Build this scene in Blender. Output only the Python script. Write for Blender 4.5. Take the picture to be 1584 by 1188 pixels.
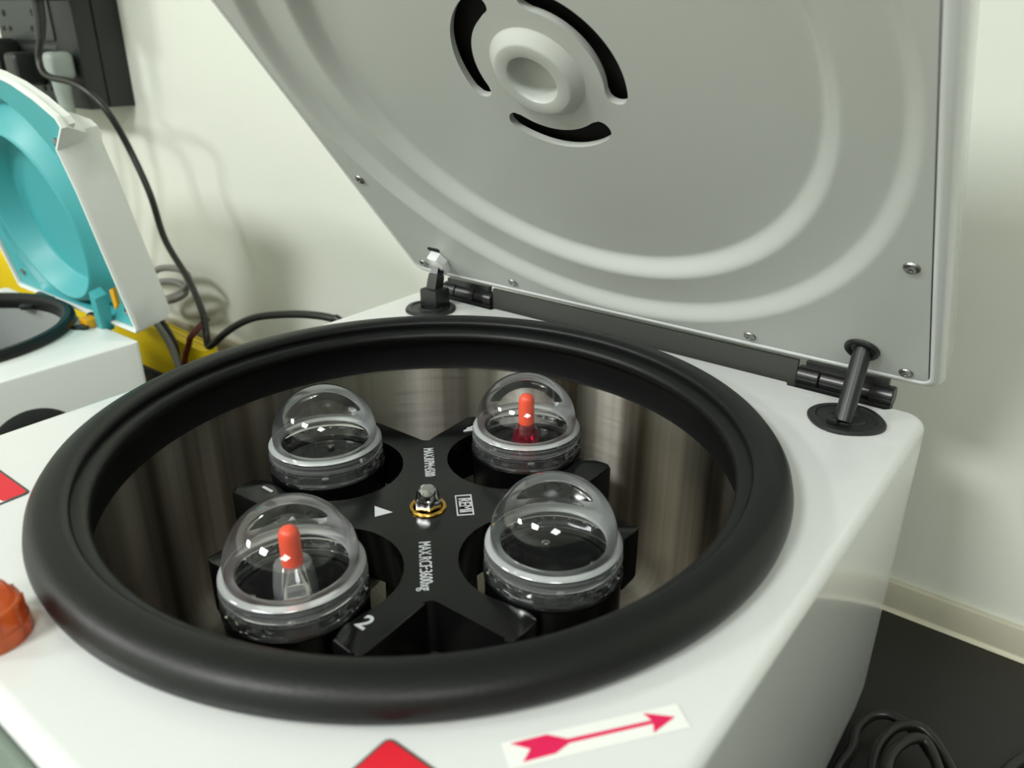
import bpy, bmesh, math, random
from mathutils import Vector, Matrix
random.seed(7)
SC = bpy.context.scene
for _o in list(bpy.data.objects): bpy.data.objects.remove(_o)
C = SC.collection
PI = math.pi
BZ = 1.131                      # height of the centrifuge deck above the floor; everything below is given relative to the deck
S = Vector((0, 0, BZ))

# ---------------------------------------------------------------- camera
cam_d = bpy.data.cameras.new('camera'); cam = bpy.data.objects.new('camera', cam_d); C.objects.link(cam)
cam_d.lens = 1234.0 / 1584 * 36; cam_d.sensor_width = 36; cam_d.clip_start = .01; cam_d.clip_end = 30
fw = Vector((-0.55879, 0.723238, -0.405809)); rt = Vector((0.791178, 0.611586, 0.000541)); up = Vector((-0.248578, 0.320765, 0.913958))
M = Matrix((rt, up, -fw)).transposed().to_4x4(); M.translation = Vector((0.27189, -0.27442, 0.21053)) + S
cam.matrix_world = M
cam_d.dof.use_dof = True; cam_d.dof.focus_distance = .50; cam_d.dof.aperture_fstop = 9.0
SC.camera = cam

# ---------------------------------------------------------------- world, lights, exposure
w = bpy.data.worlds.new('world'); SC.world = w; w.use_nodes = True
w.node_tree.nodes['Background'].inputs[0].default_value = (.80, .84, .78, 1)
w.node_tree.nodes['Background'].inputs[1].default_value = .35
SC.view_settings.view_transform = 'Standard'; SC.view_settings.look = 'None'
SC.view_settings.gamma = 1; SC.view_settings.use_curve_mapping = False
SC.view_settings.exposure = -0.32
def area(name, loc, size, sy, power, col, tgt=None):
    d = bpy.data.lights.new(name, 'AREA'); d.shape = 'RECTANGLE'; d.size = size; d.size_y = sy; d.energy = power; d.color = col
    o = bpy.data.objects.new(name, d); C.objects.link(o); o.location = Vector(loc) + S
    if tgt is not None:
        o.rotation_euler = (Vector(tgt) - Vector(loc)).to_track_quat('-Z', 'Y').to_euler()
    return o
CEIL = 1.55
LC = (.985, 1.0, .985)
area('ceiling_lamp', (-1.95, -1.95, CEIL - .02), .55, .55, 70, LC)
area('ceiling_lamp', (-.25, -1.85, CEIL - .02), .55, .55, 66, LC)
area('ceiling_lamp', (1.25, -1.45, CEIL - .02), .55, .55, 29, LC)

# ---------------------------------------------------------------- materials
def lin(c):
    return tuple(((x / 255) / 12.92 if x <= 10 else (((x / 255) + .055) / 1.055) ** 2.4) for x in c) + (1,)
def mat(name, rgb, rough=.5, metal=0, noise=0, nscale=30, coat=0, bump=0, bscale=200, spec=.5, **kw):
    m = bpy.data.materials.new(name); m.use_nodes = True; nt = m.node_tree; b = nt.nodes['Principled BSDF']
    col = lin(rgb); b.inputs['Base Color'].default_value = col; b.inputs['Roughness'].default_value = rough
    b.inputs['Metallic'].default_value = metal; b.inputs['Coat Weight'].default_value = coat; b.inputs['Coat Roughness'].default_value = .05
    b.inputs['Specular IOR Level'].default_value = spec
    for k, v in kw.items(): b.inputs[k.replace('_', ' ')].default_value = v
    tc = nt.nodes.new('ShaderNodeTexCoord')
    if noise:
        n = nt.nodes.new('ShaderNodeTexNoise'); n.inputs['Scale'].default_value = nscale; n.inputs['Detail'].default_value = 4
        nt.links.new(tc.outputs['Object'], n.inputs['Vector'])
        mx = nt.nodes.new('ShaderNodeMix'); mx.data_type = 'RGBA'
        mx.inputs[6].default_value = tuple(max(0, x * (1 - noise)) for x in col[:3]) + (1,)
        mx.inputs[7].default_value = tuple(min(1, x * (1 + noise)) for x in col[:3]) + (1,)
        nt.links.new(n.outputs['Fac'], mx.inputs[0]); nt.links.new(mx.outputs[2], b.inputs['Base Color'])
    if bump:
        n = nt.nodes.new('ShaderNodeTexNoise'); n.inputs['Scale'].default_value = bscale
        nt.links.new(tc.outputs['Object'], n.inputs['Vector'])
        bp = nt.nodes.new('ShaderNodeBump'); bp.inputs['Strength'].default_value = bump; bp.inputs['Distance'].default_value = .001
        nt.links.new(n.outputs['Fac'], bp.inputs['Height']); nt.links.new(bp.outputs[0], b.inputs['Normal'])
    return m
def clear(name, tint, film, film_rgb=(235, 240, 240), ior=1.49, rough=.02):
    """thin clear plastic: see-through, mirrors at grazing angles, with a little milky film"""
    m = bpy.data.materials.new(name); m.use_nodes = True; nt = m.node_tree; nt.nodes.clear()
    o = nt.nodes.new('ShaderNodeOutputMaterial'); t = nt.nodes.new('ShaderNodeBsdfTransparent'); t.inputs[0].default_value = tint
    g = nt.nodes.new('ShaderNodeBsdfGlossy'); g.inputs['Roughness'].default_value = rough; g.inputs[0].default_value = (1, 1, 1, 1)
    fr = nt.nodes.new('ShaderNodeFresnel'); fr.inputs[0].default_value = ior
    d = nt.nodes.new('ShaderNodeBsdfDiffuse'); d.inputs[0].default_value = lin(film_rgb)
    m1 = nt.nodes.new('ShaderNodeMixShader'); m1.inputs[0].default_value = film
    nt.links.new(t.outputs[0], m1.inputs[1]); nt.links.new(d.outputs[0], m1.inputs[2])
    m2 = nt.nodes.new('ShaderNodeMixShader'); nt.links.new(fr.outputs[0], m2.inputs[0])
    nt.links.new(m1.outputs[0], m2.inputs[1]); nt.links.new(g.outputs[0], m2.inputs[2])
    nt.links.new(m2.outputs[0], o.inputs[0]); return m
def steel_mat():
    m = mat('brushed_bowl_steel', (172, 168, 158), .4, 1); nt = m.node_tree; b = nt.nodes['Principled BSDF']
    b.inputs['Anisotropic'].default_value = 1.0; b.inputs['Anisotropic Rotation'].default_value = 0.25
    tg = nt.nodes.new('ShaderNodeTangent'); tg.direction_type = 'RADIAL'; tg.axis = 'Z'
    nt.links.new(tg.outputs[0], b.inputs['Tangent'])
    tc = nt.nodes.new('ShaderNodeTexCoord'); mp = nt.nodes.new('ShaderNodeMapping'); mp.inputs['Scale'].default_value = (14, 14, 420)
    n = nt.nodes.new('ShaderNodeTexNoise'); n.inputs['Scale'].default_value = 1.0; n.inputs['Detail'].default_value = 3
    nt.links.new(tc.outputs['Object'], mp.inputs[0]); nt.links.new(mp.outputs[0], n.inputs['Vector'])
    r = nt.nodes.new('ShaderNodeMapRange'); r.inputs[3].default_value = .27; r.inputs[4].default_value = .36
    nt.links.new(n.outputs['Fac'], r.inputs[0]); nt.links.new(r.outputs[0], b.inputs['Roughness'])
    # streaks of reflected light painted into the steel colour, changing only around the bowl
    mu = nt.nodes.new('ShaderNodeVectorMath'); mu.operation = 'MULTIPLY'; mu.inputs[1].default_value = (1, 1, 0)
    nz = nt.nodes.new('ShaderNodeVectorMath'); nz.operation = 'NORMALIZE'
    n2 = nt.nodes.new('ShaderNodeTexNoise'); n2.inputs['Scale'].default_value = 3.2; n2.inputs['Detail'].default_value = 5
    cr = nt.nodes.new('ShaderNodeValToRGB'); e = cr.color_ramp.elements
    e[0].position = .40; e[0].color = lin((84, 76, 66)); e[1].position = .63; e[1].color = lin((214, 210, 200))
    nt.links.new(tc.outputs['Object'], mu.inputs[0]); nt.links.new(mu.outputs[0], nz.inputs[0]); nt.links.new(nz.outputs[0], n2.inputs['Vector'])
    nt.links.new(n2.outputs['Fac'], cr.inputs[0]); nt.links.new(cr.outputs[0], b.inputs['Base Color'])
    return m
MT = dict(
    paint=mat('white_powder_coat', (219, 222, 220), .20, noise=.015, nscale=8, coat=.6, bump=.05, bscale=900),
    wall=mat('cream_wall_paint', (219, 222, 212), .75, noise=.02, nscale=3, bump=.08, bscale=120),
    floor=mat('grey_vinyl_floor', (185, 183, 174), .5, noise=.08),
    ceiling=mat('white_ceiling_paint', (238, 239, 234), .8, noise=.02),
    worktop=mat('dark_worktop', (27, 27, 25), .42, noise=.25, nscale=7, spec=.35),
    splash=mat('satin_steel', (206, 202, 182), .5, .1, noise=.05),
    liner=mat('satin_aluminium_sheet', (186, 189, 184), .36, 0, noise=.02, nscale=14, spec=.5),
    gasket=mat('black_rubber', (13, 15, 15), .42, noise=.12, nscale=25, bump=.12, bscale=700, spec=.34),
    steel=steel_mat(),
    foam=mat('black_foam', (12, 12, 11), .9),
    rotor=mat('black_anodised', (13, 14, 14), .20, noise=.1, spec=.5),
    bucket=mat('black_bucket', (7, 8, 8), .28, spec=.5),
    insert=mat('black_gloss_insert', (6, 7, 8), .12, spec=.4),
    chrome=mat('chrome', (205, 205, 205), .12, 1, noise=.03),
    brass=mat('gold_plated_brass', (220, 176, 84), .2, 1, noise=.05),
    ink=mat('white_ink', (200, 204, 206), .5),
    screw=mat('zinc_screw', (150, 150, 146), .35, 1, noise=.1),
    blackpl=mat('black_plastic', (27, 29, 28), .38, noise=.15, nscale=40),
    blackmt=mat('black_metal', (22, 23, 23), .3, noise=.15, nscale=40, spec=.6),
    box=mat('charcoal_plastic_box', (33, 37, 35), .5, noise=.1, nscale=20),
    boxface=mat('charcoal_switch_module', (46, 51, 49), .45, noise=.1, nscale=20),
    bar=mat('dark_grey_bar_paint', (50, 52, 47), .6, noise=.05),
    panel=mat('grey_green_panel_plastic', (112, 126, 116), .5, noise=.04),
    hole=mat('socket_hole_dark', (10, 10, 10), .8),
    teal=mat('teal_moulded_plastic', (66, 160, 164), .42, noise=.03, nscale=10),
    tealdk=mat('deep_teal_plastic', (22, 106, 116), .4, noise=.05),
    greybowl=mat('grey_bowl_steel', (168, 170, 168), .4, .3, noise=.04),
    smallpaint=mat('white_moulded_plastic', (228, 232, 228), .38, noise=.015, nscale=6),
    yellow=mat('yellow_bin_plastic', (236, 205, 8), .42, noise=.04, nscale=10),
    ochre=mat('ochre_plastic', (214, 158, 20), .45, noise=.05),
    greycable=mat('grey_cable_pvc', (130, 130, 128), .5, noise=.05),
    brown=mat('dark_red_cable_pvc', (92, 26, 12), .5, noise=.05),
    greyplug=mat('grey_plug_pvc', (150, 160, 154), .4, noise=.05),
    cable=mat('black_cable_pvc', (22, 22, 19), .35, noise=.1),
    labelw=mat('white_label_film', (236, 239, 234), .3),
    arrow=mat('crimson_ink', (222, 30, 88), .4),
    red=mat('red_ink', (216, 30, 48), .4),
    border=mat('grey_ink', (74, 80, 76), .4),
    paleblue=mat('pale_blue_ink', (190, 218, 224), .4),
    stopper=mat('orange_red_rubber', (246, 84, 52), .38, noise=.03, Emission_Strength=0),
    dome=clear('clear_dome_plastic', (.97, .975, .975, 1), .006),
    flange=clear('milky_flange_plastic', (.85, .86, .87, 1), .42, ior=1.6, rough=.10),
    ring=clear('frosted_ring_plastic', (.88, .89, .90, 1), .10, ior=1.6, rough=.08),
    skirt=clear('clear_skirt_plastic', (.92, .93, .94, 1), .03, ior=1.6, rough=.05),
    tube=clear('clear_tube_plastic', (.78, .78, .78, 1), .16, ior=1.5),
    redtube=clear('crimson_liquid_tube', (.55, .06, .12, 1), .35, film_rgb=(130, 14, 44), ior=1.5),
    orange=mat('translucent_orange_plastic', (255, 142, 78), .15, noise=.05, Transmission_Weight=.7, Subsurface_Weight=.2, Subsurface_Scale=.01),
)

# ---------------------------------------------------------------- builders
def finish(name, bm, m, parent=None, origin=None, sharp=35, smooth=True):
    """bm is in deck coordinates; the object's origin goes to `origin` (or its parent's base)"""
    o0 = Vector((0, 0, 0))
    if parent is not None:
        p = parent
        while p is not None: o0 += p.location; p = p.parent
    elif origin is not None: o0 = Vector(origin) + S
    else: o0 = S.copy()
    bmesh.ops.translate(bm, verts=bm.verts, vec=S - o0)
    bmesh.ops.recalc_face_normals(bm, faces=bm.faces)
    me = bpy.data.meshes.new(name); bm.to_mesh(me); bm.free()
    if smooth:
        me.shade_smooth(); me.set_sharp_from_angle(angle=math.radians(sharp))
    me.materials.append(MT[m] if isinstance(m, str) else m)
    o = bpy.data.objects.new(name, me); C.objects.link(o)
    if parent is not None: o.parent = parent
    else: o.location = o0
    return o
def thing(name, label, cat, loc, group=None):
    o = bpy.data.objects.new(name, None); C.objects.link(o); o.location = Vector(loc) + S; o.empty_display_size = .02
    o['label'] = label; o['category'] = cat
    if group: o['group'] = group
    return o
def tag(o, label, cat, group=None):
    o['label'] = label; o['category'] = cat
    if group: o['group'] = group
    return o
def struct(o): o['kind'] = 'structure'; return o
def dup(root, loc, label=None):
    r = root.copy(); C.objects.link(r); r.location = Vector(loc) + S
    if label: r['label'] = label
    for ch in list(root.children):
        k = ch.copy(); C.objects.link(k); k.parent = r
        for g in list(ch.children):
            d = g.copy(); C.objects.link(d); d.parent = k
    return r
def nb(): return bmesh.new()
def loops(bm, rings, closed=True, cap0=False, cap1=False):
    vs = [[bm.verts.new(p) for p in r] for r in rings]; n = len(vs[0])
    for a, b in zip(vs, vs[1:]):
        for i in range(n if closed else n - 1):
            j = (i + 1) % n
            try: bm.faces.new((a[i], a[j], b[j], b[i]))
            except ValueError: pass
    if cap0: bm.faces.new(vs[0][::-1])
    if cap1: bm.faces.new(vs[-1])
    return vs
def lathe(bm, prof, c=(0, 0), n=96, cap0=False, cap1=False, z0=0):
    rings = []
    for r, z in prof:
        rings.append([(c[0] + r * math.cos(2 * PI * i / n), c[1] + r * math.sin(2 * PI * i / n), z + z0) for i in range(n)])
    loops(bm, rings, True, cap0, cap1)
def smooth_path(pts, k=8):
    P = [Vector(p) for p in pts]; P = [2 * P[0] - P[1]] + P + [2 * P[-1] - P[-2]]; out = []
    for i in range(1, len(P) - 2):
        a, b, c, d = P[i - 1:i + 3]
        for s in range(k):
            t = s / k
            out.append(.5 * (2 * b + (c - a) * t + (2 * a - 5 * b + 4 * c - d) * t * t + (3 * b - a - 3 * c + d) * t ** 3))
    out.append(P[-2]); return out
def tube(bm, pts, r, n=12, k=8, smooth=True):
    P = smooth_path(pts, k) if smooth else [Vector(p) for p in pts]
    if not hasattr(r, '__len__'): r = [r] * len(P)
    rings = []; nrm = None
    for i, p in enumerate(P):
        t = (P[min(i + 1, len(P) - 1)] - P[max(i - 1, 0)]).normalized()
        if nrm is None: nrm = t.orthogonal().normalized()
        else:
            nrm = (nrm - t * nrm.dot(t)); nrm = nrm.normalized() if nrm.length > 1e-6 else t.orthogonal().normalized()
        b = t.cross(nrm)
        rings.append([p + r[i] * (math.cos(2 * PI * j / n) * nrm + math.sin(2 * PI * j / n) * b) for j in range(n)])
    loops(bm, rings, True, True, True)
def box(bm, a, b, bev=0, seg=2):
    """axis-aligned box between corners, bevelled"""
    res = bmesh.ops.create_cube(bm, size=1)['verts']
    for v in res: v.co = Vector(((a[i] + b[i]) / 2 + v.co[i] * abs(b[i] - a[i]) for i in range(3)))
    if bev:
        es = list({e for v in res for e in v.link_edges})
        bmesh.ops.bevel(bm, geom=es, offset=bev, segments=seg, affect='EDGES', profile=.6)
def rrect(hx, hy, r, cx=0, cy=0, n=6):
    out = []
    for sx, sy, a0 in ((1, 1, 0), (-1, 1, 90), (-1, -1, 180), (1, -1, 270)):
        for i in range(n + 1):
            a = math.radians(a0 + 90 * i / n); out.append((cx + sx * (hx - r) + r * math.cos(a), cy + sy * (hy - r) + r * math.sin(a)))
    return out
def slab(bm, pts, f0, f1, bev=0, m=None):
    """prism of outline pts between heights f0<f1 with a chamfered top; m maps (x,y,z)->Vector"""
    m = m or (lambda x, y, z: Vector((x, y, z)))
    lo = [bm.verts.new(m(x, y, f0)) for x, y in pts]; hi = [bm.verts.new(m(x, y, f1)) for x, y in pts]
    n = len(pts)
    for i in range(n): bm.faces.new((lo[i], lo[(i + 1) % n], hi[(i + 1) % n], hi[i]))
    if not bev:
        from mathutils.geometry import tessellate_polygon
        for t in tessellate_polygon([[Vector((x, y, 0)) for x, y in pts]]):
            bm.faces.new([hi[i] for i in t]); bm.faces.new([lo[i] for i in t[::-1]])
        return
    ft = bm.faces.new(hi); fb = bm.faces.new(lo[::-1])
    if bev: 
        bmesh.ops.bevel(bm, geom=list(ft.edges), offset=bev, segments=2, affect='EDGES', profile=.5)
    big = [f for f in bm.faces if len(f.verts) > 8]
    bmesh.ops.triangulate(bm, faces=big)
def text_mesh(name, s, size, m, parent, basis, xs=1, depth=.0002, bold=0):
    cu = bpy.data.curves.new('txt', 'FONT'); cu.body = s; cu.size = size; cu.extrude = depth; cu.align_x = 'CENTER'; cu.align_y = 'CENTER'; cu.offset = bold
    cu.resolution_u = 3
    o = bpy.data.objects.new('txt', cu); C.objects.link(o); bpy.context.view_layer.update()
    me = bpy.data.meshes.new_from_object(o.evaluated_get(bpy.context.evaluated_depsgraph_get()))
    bpy.data.objects.remove(o); bpy.data.curves.remove(cu)
    bm = nb(); bm.from_mesh(me); bpy.data.meshes.remove(me)
    X, Y, Z, O = basis
    for v in bm.verts: v.co = O + X * v.co.x * xs + Y * v.co.y + Z * v.co.z
    return finish(name, bm, m, parent, smooth=False)
def arc(c, r, a0, a1, n):
    return [(c[0] + r * math.cos(math.radians(a0 + (a1 - a0) * i / n)), c[1] + r * math.sin(math.radians(a0 + (a1 - a0) * i / n))) for i in range(n + 1)]

# ---------------------------------------------------------------- the setting
YW = .344; FZ = -BZ
def plane_box(name, a, b, m):
    bm = nb(); box(bm, a, b); return struct(finish(name, bm, m, None, smooth=False))
plane_box('floor', (-3.2, -3.3, FZ - .1), (4.1, YW + .1, FZ), 'floor')
plane_box('ceiling', (-3.2, -3.3, CEIL), (4.1, YW + .1, CEIL + .1), 'ceiling')
plane_box('wall_back', (-3.2, YW, FZ), (4.1, YW + .1, CEIL), 'wall')
plane_box('wall_left', (-3.2, -3.2, FZ), (-3.1, YW, CEIL), 'wall')
plane_box('wall_right', (4.0, -3.2, FZ), (4.1, YW, CEIL), 'wall')
plane_box('wall_front', (-3.1, -3.3, FZ), (4.0, -3.2, CEIL), 'wall')

BT = -.231
bench = thing('laboratory_bench', 'long bench with a dark worktop carrying both centrifuges along the cream wall', 'bench', (0, 0, FZ))
bm = nb(); box(bm, (-2.9, -.42, BT - .03), (2.3, YW - .001, BT), .003); finish('worktop', bm, 'worktop', bench)
bm = nb(); box(bm, (-2.9, YW - .006, BT + .0), (2.3, YW, BT + .027), .0015)
# cove along the foot of the upstand
co = [(YW - .006 - .0032 * (1 - math.sin(math.radians(a))), BT + .0002 + .0032 * (1 - math.cos(math.radians(a)))) for a in (0, 30, 60, 90)]
loops(bm, [[(-2.9, y, z) for y, z in co], [(2.3, y, z) for y, z in co]], False)
struct(finish('trim_1', bm, 'splash'))
bm = nb(); box(bm, (-2.88, -.38, FZ), (2.28, YW - .01, BT - .03), .003); finish('base_cabinet', bm, 'smallpaint', bench)

# ---------------------------------------------------------------- large centrifuge
cen = thing('centrifuge', 'large white bench centrifuge with open lid and black gasket ring in front', 'centrifuge', (0, 0, BT))
XR = .2088; YB = .2145; YF = -.222
outline = []
def seg(a, b, n): return [(a[0] + (b[0] - a[0]) * i / n, a[1] + (b[1] - a[1]) * i / n) for i in range(n)]
rc = .013
raw = []
# counter-clockwise from the right front corner
raw += [(x, y, .006) for x, y in seg((XR, YF + .03), (XR, YB - rc), 40)]
raw += [(x, y, .006 - .0045 * (i / 8)) for i, (x, y) in enumerate(arc((XR - rc, YB - rc), rc, 0, 90, 8))]
raw += [(.190, YB, .0015), (.188, YB, .0015), (.1838, YB - .0045, .0015), (.124, YB - .0045, .0015), (.122, YB, .0015)]
raw += [(x, y, .0015) for x, y in seg((.12, YB), (-.12, YB), 30)]
raw += [(-.122, YB, .0015), (-.124, YB - .0045, .0015), (-.1838, YB - .0045, .0015), (-.188, YB, .0015), (-.190, YB, .0015)]
raw += [(x, y, .0015 + .0045 * (i / 8)) for i, (x, y) in enumerate(arc((-XR + rc, YB - rc), rc, 90, 180, 8))]
raw += [(x, y, .006) for x, y in seg((-XR, YB - rc - .004), (-XR, YF + .03), 40)]
raw += [(x, y, .006 + .001 * i / 6) for i, (x, y) in enumerate(arc((-XR + .03, YF + .03), .03, 180, 270, 6))]
raw += [(x, y, .007) for x, y in seg((-XR + .035, YF), (XR - .03, YF), 40)]
raw += [(x, y, .007 - .001 * i / 6) for i, (x, y) in enumerate(arc((XR - .03, YF + .03), .03, 270, 360, 6)[:-1])]
bm = nb()
def inset(p, d):
    x, y, r = p; q = Vector((x, y)); L = max(abs(x) / XR, abs(y) / .218)
    # pull towards the deck centre along the dominant axis
    nx = (1 if x > 0 else -1) * (1 if abs(x) > XR - .031 else 0); ny = (1 if y > 0 else -1) * (1 if (y > YB - .014 or y < YF + .031) else 0)
    if nx and ny:
        if y > 0: c0 = Vector((nx * (XR - rc), YB - rc))
        else: c0 = Vector((nx * (XR - .03), YF + .03))
        v = Vector((x, y)) - c0
        if v.x * nx < -1e-6: v.x = 0
        if v.y * ny < -1e-6: v.y = 0
        if v.length > 1e-6: v.normalize()
        return q - v * d
    return q - Vector((nx, ny)) * d
rings = []
R0 = .178
rings.append([(R0 * math.cos(math.atan2(y, x)), R0 * math.sin(math.atan2(y, x)), -.012) for x, y, r in raw])
rings.append([(R0 * math.cos(math.atan2(y, x)), R0 * math.sin(math.atan2(y, x)), 0) for x, y, r in raw])
rings.append([(inset(p, p[2] + .0035).x, inset(p, p[2] + .0035).y, 0) for p in raw])
rings.append([(inset(p, p[2] + .0008).x, inset(p, p[2] + .0008).y, 0) for p in raw])
for a in (0, 18, 36, 54, 72, 90):
    s, c_ = math.sin(math.radians(a)), math.cos(math.radians(a))
    rg = []
    for p in raw:
        r = p[2]; q = inset(p, r * (1 - s)); rg.append((q.x, q.y, -r * (1 - c_)))
    rings.append(rg)
rings.append([(x, y, -.2) for x, y, r in raw]); rings.append([(x * .99, y * .99, -.222) for x, y, r in raw])
loops(bm, rings, True, False, True)
body = finish('housing', bm, 'paint', cen, sharp=40)
for fx in (-.17, .17):
    for fy in (-.17, .17):
        bm = nb(); lathe(bm, [(.014, BT), (.016, BT + .003), (.014, -.222)], (fx, fy), 20, True, True); finish('rubber_foot', bm, 'gasket', cen)
bm = nb()
lathe(bm, [(.1785, -.0215), (.1725, -.0205), (.1722, -.0225), (.1722, -.14), (.170, -.150), (.164, -.157), (.155, -.160), (.06, -.160), (.05, -.154), (.0, -.153)], n=160)
finish('steel_bowl', bm, 'steel', cen)
bm = nb()
lathe(bm, [(.1780, -.010), (.1795, .0), (.187, .0003), (.1902, .0026), (.1909, .006), (.1898, .0102), (.1872, .0134), (.1835, .0153), (.179, .0160), (.1745, .0156), (.1718, .0145), (.1706, .0128), (.1712, .0110), (.1716, .0098),
           (.1692, .0092), (.1662, .0086), (.1643, .0072), (.1636, .005), (.1640, .0025), (.1662, .0008), (.1695, -.002), (.1705, -.006), (.1705, -.019), (.1698, -.0215), (.1745, -.022), (.178, -.010)], n=192)
o = finish('gasket_ring', bm, 'gasket', cen, sharp=60); o['label'] = 'thick black rubber rim ring'
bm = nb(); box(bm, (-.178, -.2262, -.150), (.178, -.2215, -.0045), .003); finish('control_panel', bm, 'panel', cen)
# printed labels on the deck
def flat(name, pts, z, m, parent, th=.00015, label=None):
    bm = nb(); slab(bm, pts, z, z + th); o = finish(name, bm, m, parent, smooth=False)
    if label: o['label'] = label
    return o
a0 = Vector((.1600, -.1285)); a1 = Vector((.1935, -.0838)); d = (a1 - a0).normalized(); nn = Vector((-d.y, d.x)); L = (a1 - a0).length
P = lambda s, t: tuple(a0 + d * s * L + nn * t)
lab = flat('arrow_label', [P(-.05, -.0052), P(1.06, -.0052), P(1.06, .0052), P(-.05, .0052)], .0002, 'labelw', cen, label='white film label with crimson arrow')
flat('arrow_print', [P(0, .0040), P(.10, .0004), P(.035, -.0038), P(.23, -.0034), P(.33, -.0007), P(.855, -.0007), P(.83, -.0042), P(1.0, .0), P(.83, .0042), P(.855, .0007), P(.33, .0009), P(.22, .0044)], .0004, 'arrow', lab)
def warning(x0, y0, x1, y1, band, mirror):
    """rectangular warning label, red heading above a pale field, grey rounded border"""
    o = flat('warning_label', rrect((x1 - x0) / 2, (y1 - y0) / 2, .003, (x0 + x1) / 2, (y0 + y1) / 2), .0002, 'border', cen, label='red headed warning label with grey border')
    b = .0012
    flat('pale_field', rrect((x1 - x0) / 2 - b, (y1 - y0) / 2 - b, .002, (x0 + x1) / 2, (y0 + y1) / 2), .0004, 'labelw', o)
    flat('red_heading', rrect((x1 - x0) / 2 - b, band / 2, .0018, (x0 + x1) / 2, y1 - b - band / 2), .0006, 'red', o)
    return o
wl = warning(-.196, -.2115, -.1255, -.1510, .0115, False)
wr = warning(.1235, -.2085, .187, -.1478, .030, True)

# ---------------------------------------------------------------- its lid
LA = math.radians(50.8); LO = Vector((0, .216, .015)); LD = Vector((0, -math.cos(LA), math.sin(LA))); LN = Vector((0, -math.sin(LA), -math.cos(LA)))
def LM(u, v, h): return LO + Vector((u, 0, 0)) + LD * v + LN * h
def sstep(a, b, x): t = min(1, max(0, (x - a) / (b - a))); return t * t * (3 - 2 * t)
VC = .2145
lidp = bpy.data.objects.new('lid', None)
# shell (the lid part itself is the shell mesh)
bm = nb()
so = lambda d: [(x, v if v > .03 else v + d * .35) for x, v in rrect(.2120 - d, .2145 - d, max(.010 - d * .5, .002), 0, VC, 6)]
prof = [(.0075, -.016), (.0075, -.0004), (.0070, .0003), (.0060, .0005), (.0045, .0002), (.0025, -.0009), (.0013, -.0024), (.0004, -.0044), (0, -.0070), (0, -.012), (.001, -.022), (.005, -.031), (.012, -.036), (.03, -.0395), (.06, -.041)]
rings = [[LM(u, v, h) for u, v in so(d)] for d, h in prof]
loops(bm, rings, True, False, True)
lid = finish('lid', bm, 'paint', cen, sharp=50); lid['label'] = 'white hinged lid standing open'
bm = nb(); slab(bm, rrect(.2055, .208, .006, 0, VC), -.0345, -.030, 0, LM); finish('foam_backing', bm, 'foam', lid)
# pressed liner with slots
def depth(r):
    d = -.0080 * (1 - sstep(.1875, .1990, r)) - .0095 * (1 - sstep(.1510, .1630, r))
    return d
SI, SO = .0402, .0535
bm = nb(); N = 240
CU, CV = .0020, .2105          # centre of the pressed rings on the lid
def rect_r(th):
    c_, s_ = math.cos(th), math.sin(th)
    hx = .2040 - CU if c_ > 0 else .2040 + CU; hy = (VC + .2063 - CV) if s_ > 0 else (CV - VC + .2040)
    return min(hx / abs(c_) if abs(c_) > 1e-9 else 9, hy / abs(s_) if abs(s_) > 1e-9 else 9)
ths = sorted({2 * PI * i / N for i in range(N)} | {math.atan2(v_, u_) % (2 * PI) for u_ in (.2040 - CU, -.2040 - CU) for v_ in (VC + .2063 - CV, VC - .2040 - CV)})
rr = [SO, .07, .10, .13, .140] + [.148 + .0015 * i for i in range(12)] + [.172, .178] + [.186 + .0014 * i for i in range(11)]
rings = [[LM(CU + r * math.cos(t), CV + r * math.sin(t), depth(r)) for t in ths] for r in rr]
rings.append([LM(CU + rect_r(t) * math.cos(t) * 1, CV + rect_r(t) * math.sin(t), .0) for t in ths])
# rounded step rings that would pass the sheet's edge are clamped to it
for k, r in enumerate(rr):
    rings[k] = [LM(CU + min(r, rect_r(t) - .0004 * (len(rr) - k)) * math.cos(t), CV + min(r, rect_r(t) - .0004 * (len(rr) - k)) * math.sin(t), depth(r)) for t in ths]
loops(bm, rings)
H0 = depth(0)
# hub: centre plate, raised ring, dished hole
hub = [(0, -.006), (.008, -.006), (.0120, -.0052), (.0138, -.0030), (.0146, .0030), (.0149, .0052), (.0153, .0058), (.0158, .0060), (.0222, .0060), (.0230, .0058), (.0238, .0053), (.0278, .0010), (.0284, .0004), (.0290, 0), (SI, 0)]
rings = [[LM(CU + r * math.cos(t), CV + r * math.sin(t), H0 + h) for t in ths] for r, h in hub[1:]]
loops(bm, rings, True, True)
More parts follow.
